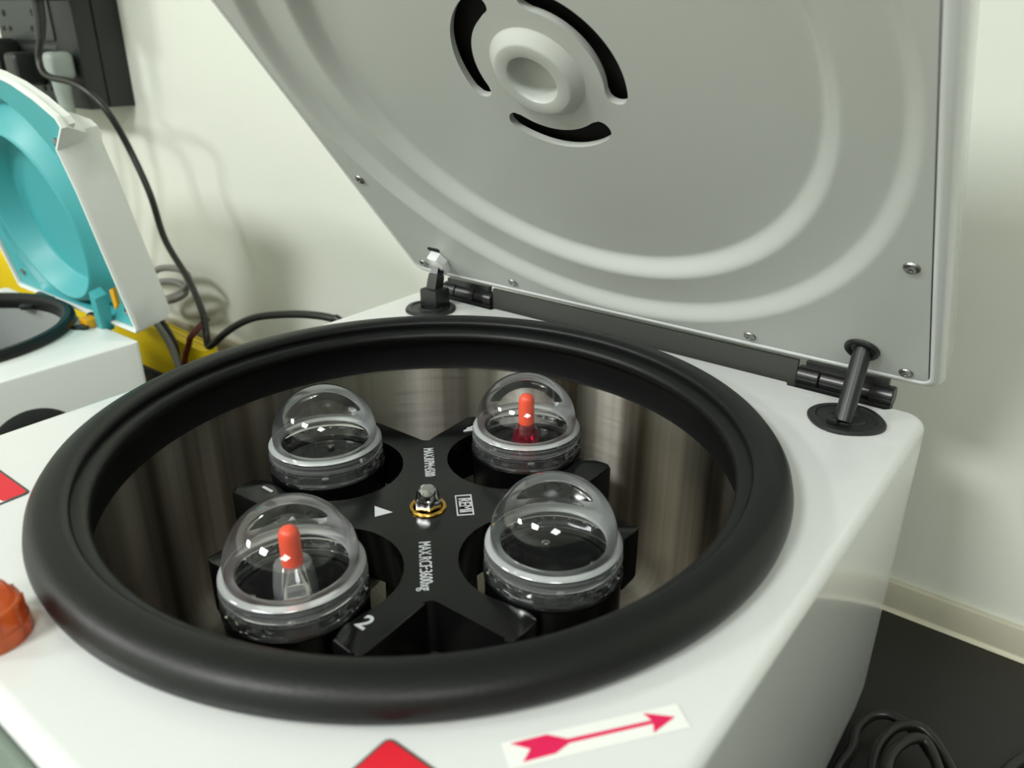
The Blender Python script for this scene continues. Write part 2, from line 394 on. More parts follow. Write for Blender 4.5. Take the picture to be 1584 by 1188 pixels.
# bridges between the three arc slots, with round slot ends, and slot walls
spans = [(107, 203), (223, 313), (337, 440)]
rm, hw = (SI + SO) / 2, (SO - SI) / 2
K = 8
def endoff(r): return math.degrees(math.sqrt(max(0, hw * hw - (r - rm) ** 2)) / r)
rk = [SI + (SO - SI) * i / K for i in range(K + 1)]
cap = math.degrees(hw / rm)
for i, (s0, s1) in enumerate(spans):
    nx = spans[(i + 1) % 3][0] + (360 if i == 2 else 0)
    # bridge from s1 to nx
    rg = []
    for r in rk:
        A = s1 - cap + endoff(r); B = nx + cap - endoff(r)
        rg.append([LM(CU + r * math.cos(math.radians(A + (B - A) * j / 10)), CV + r * math.sin(math.radians(A + (B - A) * j / 10)), H0) for j in range(11)])
    loops(bm, rg, False)
    # slot wall
    loop = arc((0, 0), SO, s0 + cap, s1 - cap, 24) + [(r * math.cos(math.radians(s1 - cap + endoff(r))), r * math.sin(math.radians(s1 - cap + endoff(r)))) for r in rk[::-1][1:-1]] + arc((0, 0), SI, s1 - cap, s0 + cap, 24) + [(r * math.cos(math.radians(s0 + cap - endoff(r))), r * math.sin(math.radians(s0 + cap - endoff(r)))) for r in rk[1:-1]]
    loops(bm, [[LM(CU + u, CV + v, H0) for u, v in loop], [LM(CU + u, CV + v, H0 - .0012) for u, v in loop], [LM(CU + u, CV + v, H0 - .0040) for u, v in loop]])
liner = finish('lid_liner', bm, 'liner', lid, sharp=32); liner['label'] = 'pressed grey metal inner panel with stepped rings'
# screws
def screw(u, v, m='screw'):
    bm = nb()
    rings = [[LM(u + r * math.cos(2 * PI * i / 16), v + r * math.sin(2 * PI * i / 16), h) for i in range(16)] for r, h in ((.0042, .0002), (.0038, .0010), (.0026, .0016), (.0012, .0017), (.0009, .0006))]
    loops(bm, rings, True, False, True)
    finish('screw', bm, m, lid)
for u, v in ((-.194, .119), (.195, .116), (-.193, .018), (-.097, .0185), (.097, .018), (.192, .016), (-.194, .31), (.194, .31)): screw(u, v)
# left strut bracket and right strut socket on the lid
bm = nb(); rings = [[LM(.168 + r * math.cos(2 * PI * i / 28), .032 + r * 1.0 * math.sin(2 * PI * i / 28), h) for i in range(28)] for r, h in ((.0102, .0004), (.0100, .0016), (.0090, .0024), (.0072, .0018), (.0066, .0008))]
loops(bm, rings, True, False, True); finish('strut_socket', bm, 'blackpl', lid)
bm = nb()
slab(bm, [(-.1725, .022), (-.1615, .0195), (-.1585, .031), (-.161, .039), (-.1700, .0405)], .0004, .0085, .0015, LM)
br = finish('strut_bracket', bm, 'paint', lid, sharp=30); br['label'] = 'small white clevis bracket'
bm = nb(); rings = [[LM(-.1615 + r * math.cos(2 * PI * i / 14), .0265 + r * math.sin(2 * PI * i / 14), h) for i in range(14)] for r, h in ((.0022, .0085), (.0018, .0094), (.0008, .0090))]
loops(bm, rings, True, False, True); finish('pin', bm, 'blackmt', br)
bm = nb(); slab(bm, rrect(.0062, .0018, .0015, -.1665, .0425), -.0005, .0008, 0, LM); finish('bracket_slot', bm, 'foam', br, smooth=False)

# hinges, struts, grommets
def cylx(bm, x0, x1, y, z, r, n=24, bev=.0006):
    xs = [(x0, r - bev), (x0 + bev, r), (x1 - bev, r), (x1, r - bev)]
    rings = [[(x, y + q * math.cos(2 * PI * i / n), z + q * math.sin(2 * PI * i / n)) for i in range(n)] for x, q in xs]
    loops(bm, rings, True, True, True)
for sx in (1, -1):
    xa, xb = (.127, .186) if sx > 0 else (-.183, -.129)
    bm = nb(); cylx(bm, xa, xa + .014, .2205, .0045, .0068); h = finish('hinge', bm, 'blackmt', cen)
    bm = nb(); cylx(bm, xa + .0145, xa + .034, .2205, .0045, .0064); finish('hinge_barrel', bm, 'blackmt', h)
    bm = nb(); cylx(bm, xa + .033, xa + .046, .2205, .0045, .0045); finish('hinge_spring', bm, 'blackmt', h)
    bm = nb(); cylx(bm, xa + .0455, xb, .2205, .0045, .0068); finish('hinge_barrel', bm, 'blackmt', h)
    bm = nb(); box(bm, (xa, .2145, -.006), (xb, .222, .0005), .0006); finish('hinge_plate', bm, 'blackmt', h)
    bm = nb(); box(bm, (xa + .004, .218, .006), (xb - .004, .2225, .0155), .0006); finish('hinge_leaf', bm, 'blackmt', h)
bm = nb(); box(bm, (-.1285, .2172, -.030), (.1265, .2205, .0152), .0006); o = finish('rear_bar', bm, 'bar', cen); o['label'] = 'dark grey bar between the hinges'
def grommet(cx, cy, ang, hx, hy):
    ca, sa = math.cos(ang), math.sin(ang)
    def T(p, z): return (cx + p[0] * ca - p[1] * sa, cy + p[0] * sa + p[1] * ca, z)
    def el(f, k=1.0):
        o = []
        for i in range(40):
            t = 2 * PI * i / 40; c_, s = math.cos(t), math.sin(t)
            o.append((hx * f * abs(c_) ** .8 * (1 if c_ >= 0 else -1), hy * f * abs(s) ** .9 * (1 if s >= 0 else -1)))
        return o
    bm = nb()
    loops(bm, [[T(p, z) for p in el(f)] for f, z in ((1, .0), (1, .0012), (.95, .0022), (.80, .0024), (.76, .0016), (.48, .0014), (.44, .0022), (.38, .0022), (.34, .0008), (.32, .0006))], True, False, True)
    return finish('strut_grommet', bm, 'blackpl', cen)
grommet(.1700, .180, math.radians(38), .0215, .0205)
grommet(-.1640, .180, math.radians(38), .0205, .0190)
a = Vector((.1702, .172, .002)); b = LM(.168, .032, -.004)
bm = nb(); tube(bm, [a, a.lerp(b, .33), a.lerp(b, .66), b], .0053, 20, 4)
st = finish('gas_strut', bm, 'blackpl', cen); st['label'] = 'right lid strut, smooth black tube'
bm = nb(); box(bm, (.1625, .1655, .0015), (.1685, .1715, .0055), .001); finish('strut_foot', bm, 'blackpl', st)
a = Vector((-.1655, .187, .0)); b = LM(-.1665, .030, .004)
bm = nb(); box(bm, (-.1740, .178, .0), (-.1560, .1955, .0165), .002); st = finish('gas_strut', bm, 'blackpl', cen); st['label'] = 'left lid strut in square black block'
bm = nb()
q0, q1 = a + Vector((0, 0, .015)), b
tube(bm, [q0, q0.lerp(q1, .3), q0.lerp(q1, .55), q0.lerp(q1, .58), q0.lerp(q1, .9), q1], [.0068, .0068, .0064, .0058, .0038, .0030], 4, 1, smooth=False)
finish('strut_rod', bm, 'blackmt', st, sharp=20)

# ---------------------------------------------------------------- rotor
rot = thing('swing_out_rotor', 'black four armed rotor cross bolted in the middle of the steel bowl', 'rotor', (0, 0, -.153))
ZP = -.036
def quarter():
    q = []
    ap = arc((.0595, -.0620), .0065, 180, 90, 5)          # rounded notch root, towards +X side
    q += [(.0555, -.0600)] if False else []
    q += ap
    q += [(.1000, -.0580)] + arc((.1010, -.0550), .003, -90, 0, 3)[1:] + [(.1045, -.0520), (.1045, -.0400)] + arc((.1010, -.0398), .0035, 0, 90, 3)[1:]
    q = [(x, y) for x, y in q]
    q += [(.0955, -.0363)]
    a = math.degrees(math.asin(.0363 / .0405))
    q += [(.0745 + .0405 * math.cos(math.radians(t)), .0405 * math.sin(math.radians(t))) for t in [-a - (360 - 2 * (a) - 0) * 0 + 0] if False]
    n = 22; st_, en = 360 - a, a
    for i in range(n + 1):
        t = st_ + (en - st_) * i / n; q.append((.0745 + .0405 * math.cos(math.radians(t)), .0405 * math.sin(math.radians(t))))
    q += [(.0955, .0363)] + [(x, -y) for x, y in ([(.1045, -.0400), (.1045, -.0520)] + arc((.1010, -.0550), .003, 0, -90, 3)[:-1] + [(.1000, -.0580)])] 
    q += [(.0620, .0555), (.0600, .0555)]
    return q
pts = []
qd = quarter()
for k in range(4):
    a = k * PI / 2; pts += [(x * math.cos(a) - y * math.sin(a), x * math.sin(a) + y * math.cos(a)) for x, y in qd]
cl = []
for p in pts:
    if not cl or (abs(p[0] - cl[-1][0]) + abs(p[1] - cl[-1][1])) > .0004: cl.append(p)
if abs(cl[0][0] - cl[-1][0]) + abs(cl[0][1] - cl[-1][1]) < .0004: cl.pop()
bm = nb(); slab(bm, cl, ZP - .032, ZP, .0014)
finish('rotor_cross', bm, 'rotor', rot, sharp=28)
bm = nb(); lathe(bm, [(.0, -.152), (.045, -.152), (.045, -.130), (.028, -.112), (.026, ZP - .032)], n=48); finish('drive_hub', bm, 'rotor', rot)
bm = nb(); lathe(bm, [(.0064, ZP), (.0105, ZP), (.0106, ZP + .0008), (.0102, ZP + .0014), (.0086, ZP + .0014), (.0080, ZP + .0008)], n=40); 
o = finish('washer', bm, 'brass', rot); o['label'] = 'gold coloured washer under the nut'
bm = nb()
hexr = lambda r, z: [(r * math.cos(PI / 3 * i + .35), r * math.sin(PI / 3 * i + .35), z) for i in range(6)]
def hexring(r6, z, k):  # 24 points blending from hexagon (k=0) to circle (k=1)
    out = []
    for i in range(24):
        t = 2 * PI * i / 24 + .35; tt = (t - .35) % (PI / 3) - PI / 6
        out.append(((r6 * math.cos(PI / 6) / math.cos(tt)) * (1 - k) + r6 * .90 * k) and (((r6 * math.cos(PI / 6) / math.cos(tt)) * (1 - k) + r6 * .90 * k) * math.cos(t), ((r6 * math.cos(PI / 6) / math.cos(tt)) * (1 - k) + r6 * .90 * k) * math.sin(t), z))
    return out
loops(bm, [hexring(.0078, ZP + .0005, 0), hexring(.0081, ZP + .0012, 0), hexring(.0081, ZP + .0066, 0), hexring(.0078, ZP + .0076, .6), hexring(.0076, ZP + .0080, 1), hexring(.0070, ZP + .0102, 1), hexring(.0058, ZP + .0122, 1), hexring(.0040, ZP + .0134, 1), hexring(.0018, ZP + .0138, 1)], True, True, True)
finish('dome_nut', bm, 'chrome', rot, sharp=25)
r2 = math.sqrt(.5); dn = Vector((r2, -r2, 0)); dr = Vector((r2, r2, 0)); Zv = Vector((0, 0, 1))
zt = ZP + .0003
def prt(s, size, at, X, Y, xs=1, bold=0): return text_mesh('lettering', s, size, 'ink', rot, (X, Y, Zv, Vector((at[0], at[1], zt))), xs, bold=bold)
prt('MAX.RPM:4500', .0092, (-.0350, .0380), dn, dr, .60)
prt('MAX.RCF:3600xg', .0092, (.0355, -.0400), dn, dr, .60)
prt('REMI', .0100, (.0150, .0142), dn, dr, .70, .00012)
fr = [(-.0105, -.0048), (.0105, -.0048), (.0105, .0048), (-.0105, .0048)]; fi = [(x * .93, y * .84) for x, y in fr]
bm = nb(); O = Vector((.0148, .0142, 0))
T2 = lambda p, z: O + dn * p[0] + dr * p[1] + Zv * z
loops(bm, [[T2(p, zt - .0002) for p in fr], [T2(p, zt + .0002) for p in fr], [T2(p, zt + .0002) for p in fi], [T2(p, zt - .0002) for p in fi]]); finish('logo_frame', bm, 'ink', rot, smooth=False)
flat('arrow_mark', [(-.0245, -.0178), (-.0165, -.0252), (-.0172, -.0212), (-.0125, -.0165), (-.0205, -.0178)][:2] + [(-.0120, -.0160)], zt - .0002, 'ink', rot, .0003)
for k, s in enumerate(('2', '1', '4', '3')):
    a = -k * PI / 2; X = Vector((math.cos(a), math.sin(a), 0)); Y = Vector((-math.sin(a), math.cos(a), 0))
    p = X * .0435 + Y * -.0880
    prt(s, .0125, (p.x, p.y), X, Y, 1, .0002)

# ---------------------------------------------------------------- buckets, sealing caps, tubes
SP = {'px': (.0860, .0), 'mx': (-.0872, .0015), 'py': (.0, .0925), 'my': (.0005, -.0925)}
D0 = (0, 0)
bl = {'my': 'black rotor bucket under the dome nearest the numeral 2, orange stoppered clear tube inside',
      'px': 'black rotor bucket under the empty dome in front of the crimson tube one',
      'mx': 'black rotor bucket under the empty dome beside the numeral 1',
      'py': 'black rotor bucket under the rear dome, crimson tube with orange stopper inside'}
cl_ = {'my': 'clear domed bucket cap beside the numeral 2, orange stopper and clear tube inside',
       'px': 'clear empty domed bucket cap directly in front of the crimson tube dome',
       'mx': 'clear empty domed bucket cap at the rear beside the numeral 1',
       'py': 'clear domed bucket cap at the back, crimson tube with orange stopper inside'}
def make_bucket(key):
    t = thing('rotor_bucket', bl[key], 'bucket', (SP[key][0], SP[key][1], -.130), 'swing buckets in the rotor')
    c0 = SP[key]
    bm = nb(); lathe(bm, [(.0, -.1295), (.020, -.1295), (.030, -.122), (.0335, -.110), (.0345, -.090), (.0345, -.040), (.0352, -.0385), (.0352, -.0366), (.0300, -.0362), (.0296, -.046), (.0, -.048)], c0, 64)
    finish('cup', bm, 'bucket', t)
    bm = nb(); lathe(bm, [(.0, -.0405), (.012, -.0402), (.022, -.0392), (.0268, -.0376), (.0290, -.0372), (.0294, -.0400), (.0294, -.0455)], c0, 48); finish('insert', bm, 'insert', t)
    for k in range(4):
        a = PI / 4 + k * PI / 2; q = (c0[0] + .0215 * math.cos(a), c0[1] + .0215 * math.sin(a))
        bm = nb(); lathe(bm, [(.0008, -.0405), (.0022, -.0385), (.0024, -.0372), (.0016, -.0366), (.0, -.0364)], q, 12); finish('chrome_dot', bm, 'chrome', t)  # small chrome dot on the insert, four per bucket
    for sx in (1, -1):      # trunnion lugs below the prongs
        ax = Vector((c0[1], -c0[0], 0)).normalized() * sx
        m_ = Vector((c0[0], c0[1], -.060)); bm = nb(); tube(bm, [m_ + ax * .033, m_ + ax * .0362], .005, 16, 1, smooth=False); finish('trunnion', bm, 'bucket', t)
    return t
def make_cap(key):
    c0 = SP[key]
    t = thing('sealing_cap', cl_[key], 'cap', (c0[0], c0[1], -.0360), 'clear domed caps on the buckets'); t.scale = (.95, .95, .95)
    pr = [(.0332, -.0185)] + [(.0332 * math.cos(math.radians(a)), -.0165 + .0325 * math.sin(math.radians(a))) for a in range(0, 88, 6)] + [(.0, .0160)]
    bm = nb(); lathe(bm, pr, c0, 72); bmesh.ops.remove_doubles(bm, verts=bm.verts, dist=1e-6); finish('dome', bm, 'dome', t, sharp=80)
    bm = nb(); lathe(bm, [(.0275, -.0205), (.0282, -.0190), (.0330, -.0186), (.0352, -.0192), (.0360, -.0203), (.0352, -.0214), (.0330, -.0218), (.0285, -.0218), (.0275, -.0205)], c0, 72)
    finish('flange', bm, 'flange', t, sharp=50)
    bm = nb(); lathe(bm, [(.0350, -.0218), (.0362, -.0222), (.0362, -.0232), (.0350, -.0238), (.0350, -.0246), (.0364, -.0254), (.0366, -.0268), (.0352, -.0278), (.0340, -.0280)], c0, 72)
    finish('thread_ring', bm, 'ring', t, sharp=50)
    bm = nb(); rings = []
    nf = 16
    for r, z, k in ((.0350, -.0278, 0), (.0366, -.0288, 0), (.0366, -.0300, .6), (.0372, -.0318, 1), (.0372, -.0352, 1), (.0360, -.0360, .6), (.0345, -.0355, 0), (.0340, -.0290, 0)):
        rg = []
        for i in range(nf * 4):
            th = 2 * PI * i / (nf * 4); tt = th % (2 * PI / nf) - PI / nf
            f = (1 - k) + k * (math.cos(PI / nf) / math.cos(tt)); rg.append((c0[0] + r * f * math.cos(th), c0[1] + r * f * math.sin(th), z))
        rings.append(rg)
    loops(bm, rings); finish('skirt', bm, 'skirt', t, sharp=12)
    return t
for key in SP: make_bucket(key); make_cap(key)
def make_tube(key, glass, label, prof):
    c0 = (SP[key][0], SP[key][1]); 
    t = thing('stoppered_tube', label, 'tube', (c0[0], c0[1], -.0405))
    bm = nb(); lathe(bm, [(0, -.0400), (prof[0], -.0400), (prof[0], -.0385)] + prof[1:], c0, 40); finish('tube_body', bm, glass, t)
    bm = nb(); lathe(bm, [(.0, -.0200), (.0050, -.0200), (.0050, -.0040), (.0046, -.0018), (.0036, -.0002), (.0018, .0008), (.0, .0010)], c0, 32); bmesh.ops.remove_doubles(bm, verts=bm.verts, dist=1e-6); finish('stopper', bm, 'stopper', t)
make_tube('my', 'tube', 'clear tube with an orange red stopper under the dome beside the numeral 2', [.0108, (.0104, -.030), (.0094, -.022), (.0088, -.0195), (.0060, -.0190), (.0048, -.0190)])
make_tube('py', 'redtube', 'crimson tube with an orange red stopper under the rear dome', [.0106, (.0102, -.034), (.0085, -.026), (.0062, -.0215), (.0050, -.0190)])

# ---------------------------------------------------------------- small orange tube cap on the deck
oc = (-.0303, -.2072)
t = thing('orange_tube_cap', 'small translucent orange plastic cap on the white deck outside the black ring', 'cap', (oc[0], oc[1], 0))
bm = nb(); lathe(bm, [(.0, .0235), (.004, .0234), (.0078, .0222), (.0098, .0198), (.0112, .0165), (.0118, .0150)], oc, 40); finish('crown', bm, 'orange', t)
bm = nb(); lathe(bm, [(.0118, .0150), (.0128, .0149), (.0131, .0143), (.0136, .0068), (.0144, .0060), (.0148, .0003), (.0130, .0003), (.0122, .013)], oc, 40); finish('collar', bm, 'orange', t, sharp=25)
for k in range(10):
    a = 2 * PI * k / 10; bm = nb(); q = Vector((oc[0] + .0131 * math.cos(a), oc[1] + .0131 * math.sin(a), 0))
    tube(bm, [q + Vector((0, 0, .001)), q + Vector((0, 0, .0142))], .0010, 6, 1, smooth=False); finish('grip_rib', bm, 'orange', t)

# ---------------------------------------------------------------- small centrifuge with the teal lid
SXC = -.668; SXR = -.511; SYB = .104; SZT = -.086; SYF = -.215
sm = thing('centrifuge', 'smaller white centrifuge with a teal lined lid standing open, left of the big one', 'centrifuge', (SXC, -.05, BT))
bm = nb(); hx = SXR - SXC; cyy = (SYB + SYF) / 2; hy = (SYB - SYF) / 2
G = (-.675, -.020); GR = .1256
ths2 = [2 * PI * i / 120 for i in range(120)]
def rr2(t, d):
    P_ = rrect(hx - d, hy - d, .004, SXC, cyy, 4); return P_
corner = rrect(hx, hy, .005, SXC, cyy, 6)
dense = []
for i in range(len(corner)):
    p, q = corner[i], corner[(i + 1) % len(corner)]; L_ = math.dist(p, q); n_ = max(1, int(L_ / .012)); dense += [(p[0] + (q[0] - p[0]) * j / n_, p[1] + (q[1] - p[1]) * j / n_) for j in range(n_)]
def ins(p, d):
    v = Vector((p[0] - SXC, p[1] - cyy)); sx = max(-(hx - d), min(hx - d, v.x)); sy = max(-(hy - d), min(hy - d, v.y)); return (SXC + sx, cyy + sy)
def gr(p, r): a = math.atan2(p[1] - G[1], p[0] - G[0]); return (G[0] + r * math.cos(a), G[1] + r * math.sin(a))
def mixr(p, r):
    a = Vector(gr(p, r)); b_ = Vector(ins(p, .006)); c0 = Vector(G)
    return tuple(a if (a - c0).length < (b_ - c0).length else b_)
rings = [[(*gr(p, GR - .008), SZT - .01) for p in dense], [(*gr(p, GR - .006), SZT + .004) for p in dense], [(*mixr(p, GR + .008), SZT + .003) for p in dense], [(*mixr(p, GR + .020), SZT - .001) for p in dense],
         [(*mixr(p, GR + .030), SZT) for p in dense], [(*ins(p, .003), SZT) for p in dense], [(*ins(p, .0008), SZT - .001) for p in dense], [(*p, SZT - .003) for p in dense], [(*p, BT + .006) for p in dense]]
loops(bm, rings, True, False, True); finish('housing', bm, 'smallpaint', sm, sharp=40)
bm = nb(); lathe(bm, [(GR - .010, -.006), (GR - .003, .001), (GR, .005), (GR - .001, .009), (GR - .005, .012), (GR - .010, .012), (GR - .014, .009), (GR - .0155, .004), (GR - .014, -.004)], G, 96, z0=SZT + .002); finish('gasket_ring', bm, 'gasket', sm)
bm = nb(); lathe(bm, [(GR - .013, .004), (GR - .013, -.070), (GR - .022, -.082), (0, -.082)], G, 80, z0=SZT); finish('bowl', bm, 'greybowl', sm)
bm = nb(); lathe(bm, [(.0, -.022), (.020, -.022), (.030, -.030), (.078, -.052), (.082, -.060), (.078, -.066), (0, -.07)], G, 48, z0=SZT); finish('angle_rotor', bm, 'tealdk', sm)
bm = nb(); lathe(bm, [(.0, -.004), (.008, -.004), (.012, -.010), (.012, -.022)], G, 20, z0=SZT); finish('rotor_knob', bm, 'blackpl', sm)
# round grille on the right flank
vc = Vector((SXR, -.017, -.168))
bm = nb(); rings = []
for r, dx in ((.0472, .0), (.0468, .0012), (.044, .0022), (.030, .003), (.0, .0032)):
    rings.append([(SXR + dx + .0002, vc.y + r * math.cos(2 * PI * i / 48), vc.z + r * math.sin(2 * PI * i / 48)) for i in range(48)])
loops(bm, rings); finish('side_vent', bm, 'box', sm)
# lid
SA = math.radians(79); SO_ = Vector((-.660, .108, -.078)); SD = Vector((0, -math.cos(SA), math.sin(SA))); SN = Vector((0, -math.sin(SA), -math.cos(SA)))
def SM(u, v, h): return SO_ + Vector((u, 0, 0)) + SD * v + SN * h
HW = .140
half = [(HW - .004, -.004), (HW, .0), (HW, .03), (HW - .001, .09), (HW - .001, .15), (HW - .006, .190), (HW + .022, .212), (HW + .018, .222), (HW - .012, .238), (HW - .045, .250), (.06, .258), (.03, .262)]
lo_ = half + [(0, .263)] + [(-x, y) for x, y in half[::-1]]
def shr(P_, d):
    c0 = Vector((0, .125)); out = []
    n_ = len(P_)
    for i in range(n_):
        p = Vector(P_[i]); e1 = (Vector(P_[i]) - Vector(P_[i - 1])); e2 = (Vector(P_[(i + 1) % n_]) - Vector(P_[i]))
        nrm = Vector((e1.y, -e1.x)).normalized() + Vector((e2.y, -e2.x)).normalized(); nrm.normalize(); out.append(tuple(p - nrm * d))
    return out
bm = nb()
taper = lambda v: max(.15, 1 - max(0, (v - .03) / .30))
rings = []
def body_pt(p):
    x, v = p; x = max(-(HW - .004), min(HW - .004, x))
    if v > .19: v = .19 + (v - .19) * .36
    return (x, v)
for d_, h, k in ((.0035, -.014, 0), (.0035, .0005, 0), (.0028, .001, 0), (.0006, .001, 0), (0, 0, 0), (0, -.004, 0), (0, -.030, 1), (0, -.036, 1), (.004, -.043, 1), (.02, -.050, 1), (.05, -.056, 1)):
    P_ = shr(lo_, d_ if d_ < .01 else .004)
    if k: P_ = [body_pt(p) for p in P_]
    if d_ > .01: P_ = [(x * (1 - d_ * 5), .11 + (v - .11) * (1 - d_ * 5)) for x, v in P_]
    rings.append([SM(u, v, h) for u, v in P_])
loops(bm, rings, True, False, True); slid = finish('lid', bm, 'smallpaint', sm, sharp=35); slid['label'] = 'white lid standing open, teal inside'
# teal liner: sheet + raised plug ring with a dished middle
PC = (.002, .104)
prof = [(.136, -.003), (.132, -.006), (.129, -.012), (.121, -.0225), (.119, -.024), (.116, -.023), (.0965, -.002), (.0945, .0), (.0925, .0004), (.0905, -.001), (.0825, -.024), (.0805, -.026), (.078, -.0265), (.0, -.028)]
bm = nb(); dl = []
sh = shr(lo_, .0042)
for i in range(len(sh)):
    p, q = sh[i], sh[(i + 1) % len(sh)]; n_ = max(1, int(math.dist(p, q) / .01)); dl += [(p[0] + (q[0] - p[0]) * j / n_, p[1] + (q[1] - p[1]) * j / n_) for j in range(n_)]
def pol(p, r):
    a = math.atan2(p[1] - PC[1], p[0] - PC[0]); R_ = math.hypot(p[0] - PC[0], p[1] - PC[1]); r = min(r, R_ - .001 - (.1 if 0 else 0)); return (PC[0] + r * math.cos(a), PC[1] + r * math.sin(a))
rings = [[SM(*p, -.003) for p in dl]] + [[SM(*pol(p, r), h) for p in dl] for r, h in prof[1:-1]]
loops(bm, rings, True, False, True); ln = finish('lid_liner', bm, 'teal', slid, sharp=40); ln['label'] = 'teal moulded inner panel with raised ring'
for u, v in ((-.118, .018), (.127, .018), (.128, .196), (-.128, .196)):
    bm = nb(); rings = [[SM(u + r * math.cos(2 * PI * i / 14), v + r * math.sin(2 * PI * i / 14), h) for i in range(14)] for r, h in ((.0042, -.006), (.0036, -.0022), (.0016, -.0016), (.0012, -.0026))]
    loops(bm, rings, True, False, True); finish('screw', bm, 'screw', slid)
bm = nb(); slab(bm, rrect(.028, .010, .003, -.060, .243), -.001, .002, 0, SM); finish('latch_pocket', bm, 'box', slid, smooth=False)
for x_ in (-.722, -.598):
    bm = nb(); cylx(bm, x_ - .016, x_ + .016, .105, -.082, .006); hh = finish('hinge', bm, 'blackmt', sm)
    bm = nb(); box(bm, (x_ - .008, .088, -.086), (x_ + .010, .102, -.076), .002); finish('hinge_cover', bm, 'ochre', hh)
    bm = nb(); lathe(bm, [(0, .0), (.009, .0), (.009, .004), (.006, .005), (0, .005)], (x_ + .006, .082), 20, z0=SZT); finish('damper_button', bm, 'blackpl', hh)
bm = nb(); slab(bm, [(.118, .022), (.128, .030), (.134, .050), (.124, .046)], .0, .004, 0, SM); finish('hinge_tab', bm, 'ochre', slid, smooth=False)
bm = nb(); slab(bm, [(.070, -.010), (.082, -.012), (.100, .034), (.090, .040)], -.002, .012, .002, SM); finish('hinge_rib', bm, 'teal', slid)

# ---------------------------------------------------------------- yellow bin behind it
t = thing('yellow_bin', 'long low narrow yellow plastic bin standing behind the small centrifuge', 'bin', (-.95, .236, BT))
bm = nb(); x0, x1, y0, y1 = -1.42, -.605, .226, .246
def ztop(p, d=0): return -.157 + d + max(-.004, -.70 - p[0]) * .07
slabp = rrect((x1 - x0) / 2, (y1 - y0) / 2, .008, (x0 + x1) / 2, (y0 + y1) / 2, 4)
cxm, cym = (x0 + x1) / 2, (y0 + y1) / 2
def off(p, d): return (p[0] - d * (1 if p[0] > cxm else -1), p[1] - d * (1 if p[1] > cym else -1))
loops(bm, [[(*off(p, .004), BT + .010) for p in slabp], [(*off(p, .003), BT + .012) for p in slabp], [(*p, ztop(p, -.003)) for p in slabp], [(*off(p, .0025), ztop(p, -.001)) for p in slabp]], True, True, True)
finish('bin_body', bm, 'yellow', t)
bm = nb(); loops(bm, [[(*off(p, -.002), ztop(p, z)) for p in slabp] for z in (-.012, -.001)] + [[(*off(p, .001), ztop(p, z)) for p in slabp] for z in (0, -.010)]); finish('bin_rim', bm, 'yellow', t)
bm = nb(); box(bm, (x0 + .02, y0 + .006, BT + .0), (x1 - .02, y1 - .006, BT + .011), .001); finish('bin_base_shadow', bm, 'blackpl', t)  # black strip put in as the shadow under the bin

# ---------------------------------------------------------------- switched socket box on the wall
t = thing('socket_box', 'tall charcoal wall socket box with plugs in it, above the teal lid', 'socket box', (-.995, YW, .112))
bx0, bx1, by = -1.112, -.880, .280
bm = nb(); box(bm, (bx0, .308, .112), (bx1, YW, .60), .0015); finish('back_box', bm, 'box', t, sharp=30)
bm = nb(); box(bm, (bx0 + .001, by, .110), (bx1 - .0006, .3075, .602), .004); fc = finish('front_cover', bm, 'box', t, sharp=30)
for k in range(4):
    z0 = .118 + k * .078
    bm = nb(); box(bm, (bx0 + .016, by - .003, z0), (bx1 - .058, by + .004, z0 + .052), .002); f_ = finish('socket_plate', bm, 'boxface', t, sharp=30)
    bm = nb(); box(bm, (bx0 + .014, by - .001, z0 + .056), (bx1 - .060, by + .003, z0 + .063), .001); finish('module_strip', bm, 'boxface', t, sharp=30)
    bm = nb(); box(bm, (bx0 + .014, by - .001, z0 + .066), (bx1 - .060, by + .003, z0 + .073), .001); finish('module_strip', bm, 'boxface', t, sharp=30)
    for sxx in (-1.075, -.985):
        for dx, dz, r in ((0, .036, .0045), (-.011, .016, .0036), (.011, .016, .0036)):
            bm = nb(); rings = [[(sxx + dx + q * math.cos(2 * PI * i / 14), by - .0032 + e, z0 + dz + q * math.sin(2 * PI * i / 14)) for i in range(14)] for q, e in ((r, 0), (r, -.0006), (0.0001, -.0006))]
            loops(bm, rings); finish('socket_hole', bm, 'hole', f_)
# plugs with their cables
t = thing('power_cable', 'long black cable from the socket box hanging down and running behind the big centrifuge', 'cable', (-.75, .24, 0))
main = [[-0.8716, 0.235, 0.2222], [-0.872, 0.23, 0.1998], [-0.8783, 0.226, 0.1771], [-0.8709, 0.224, 0.162], [-0.8498, 0.224, 0.1549], [-0.8049, 0.226, 0.151], [-0.7698, 0.23, 0.1388], [-0.7482, 0.238, 0.1146], [-0.7436, 0.252, 0.0735], [-0.7188, 0.255, 0.0196], [-0.7023, 0.255, -0.0362], [-0.6459, 0.245, -0.0753], [-0.5907, 0.225, -0.1013], [-0.57, 0.214, -0.1227], [-0.567, 0.212, -0.138], [-0.5549, 0.212, -0.1327], [-0.5343, 0.214, -0.117], [-0.5068, 0.218, -0.0993], [-0.4701, 0.222, -0.0832], [-0.416, 0.226, -0.0698], [-0.3748, 0.228, -0.0631], [-0.3493, 0.229, -0.0615],
        [-.340, .230, -.063], [-.30, .235, -.09], [-.25, .25, -.16], [-.23, .27, BT + .006]]
MAINPX = True
bm = nb(); tube(bm, main, .0042, 12, 8); finish('cable_sheath', bm, 'cable', t)
bm = nb(); tube(bm, [(-0.8716, .238, 0.2672), (-0.8716, .235, 0.2222), (-0.8720, .2305, 0.1998)], [.0085, .0070, .0056], 14, 1, smooth=False)
finish('strain_relief', bm, 'blackpl', t)
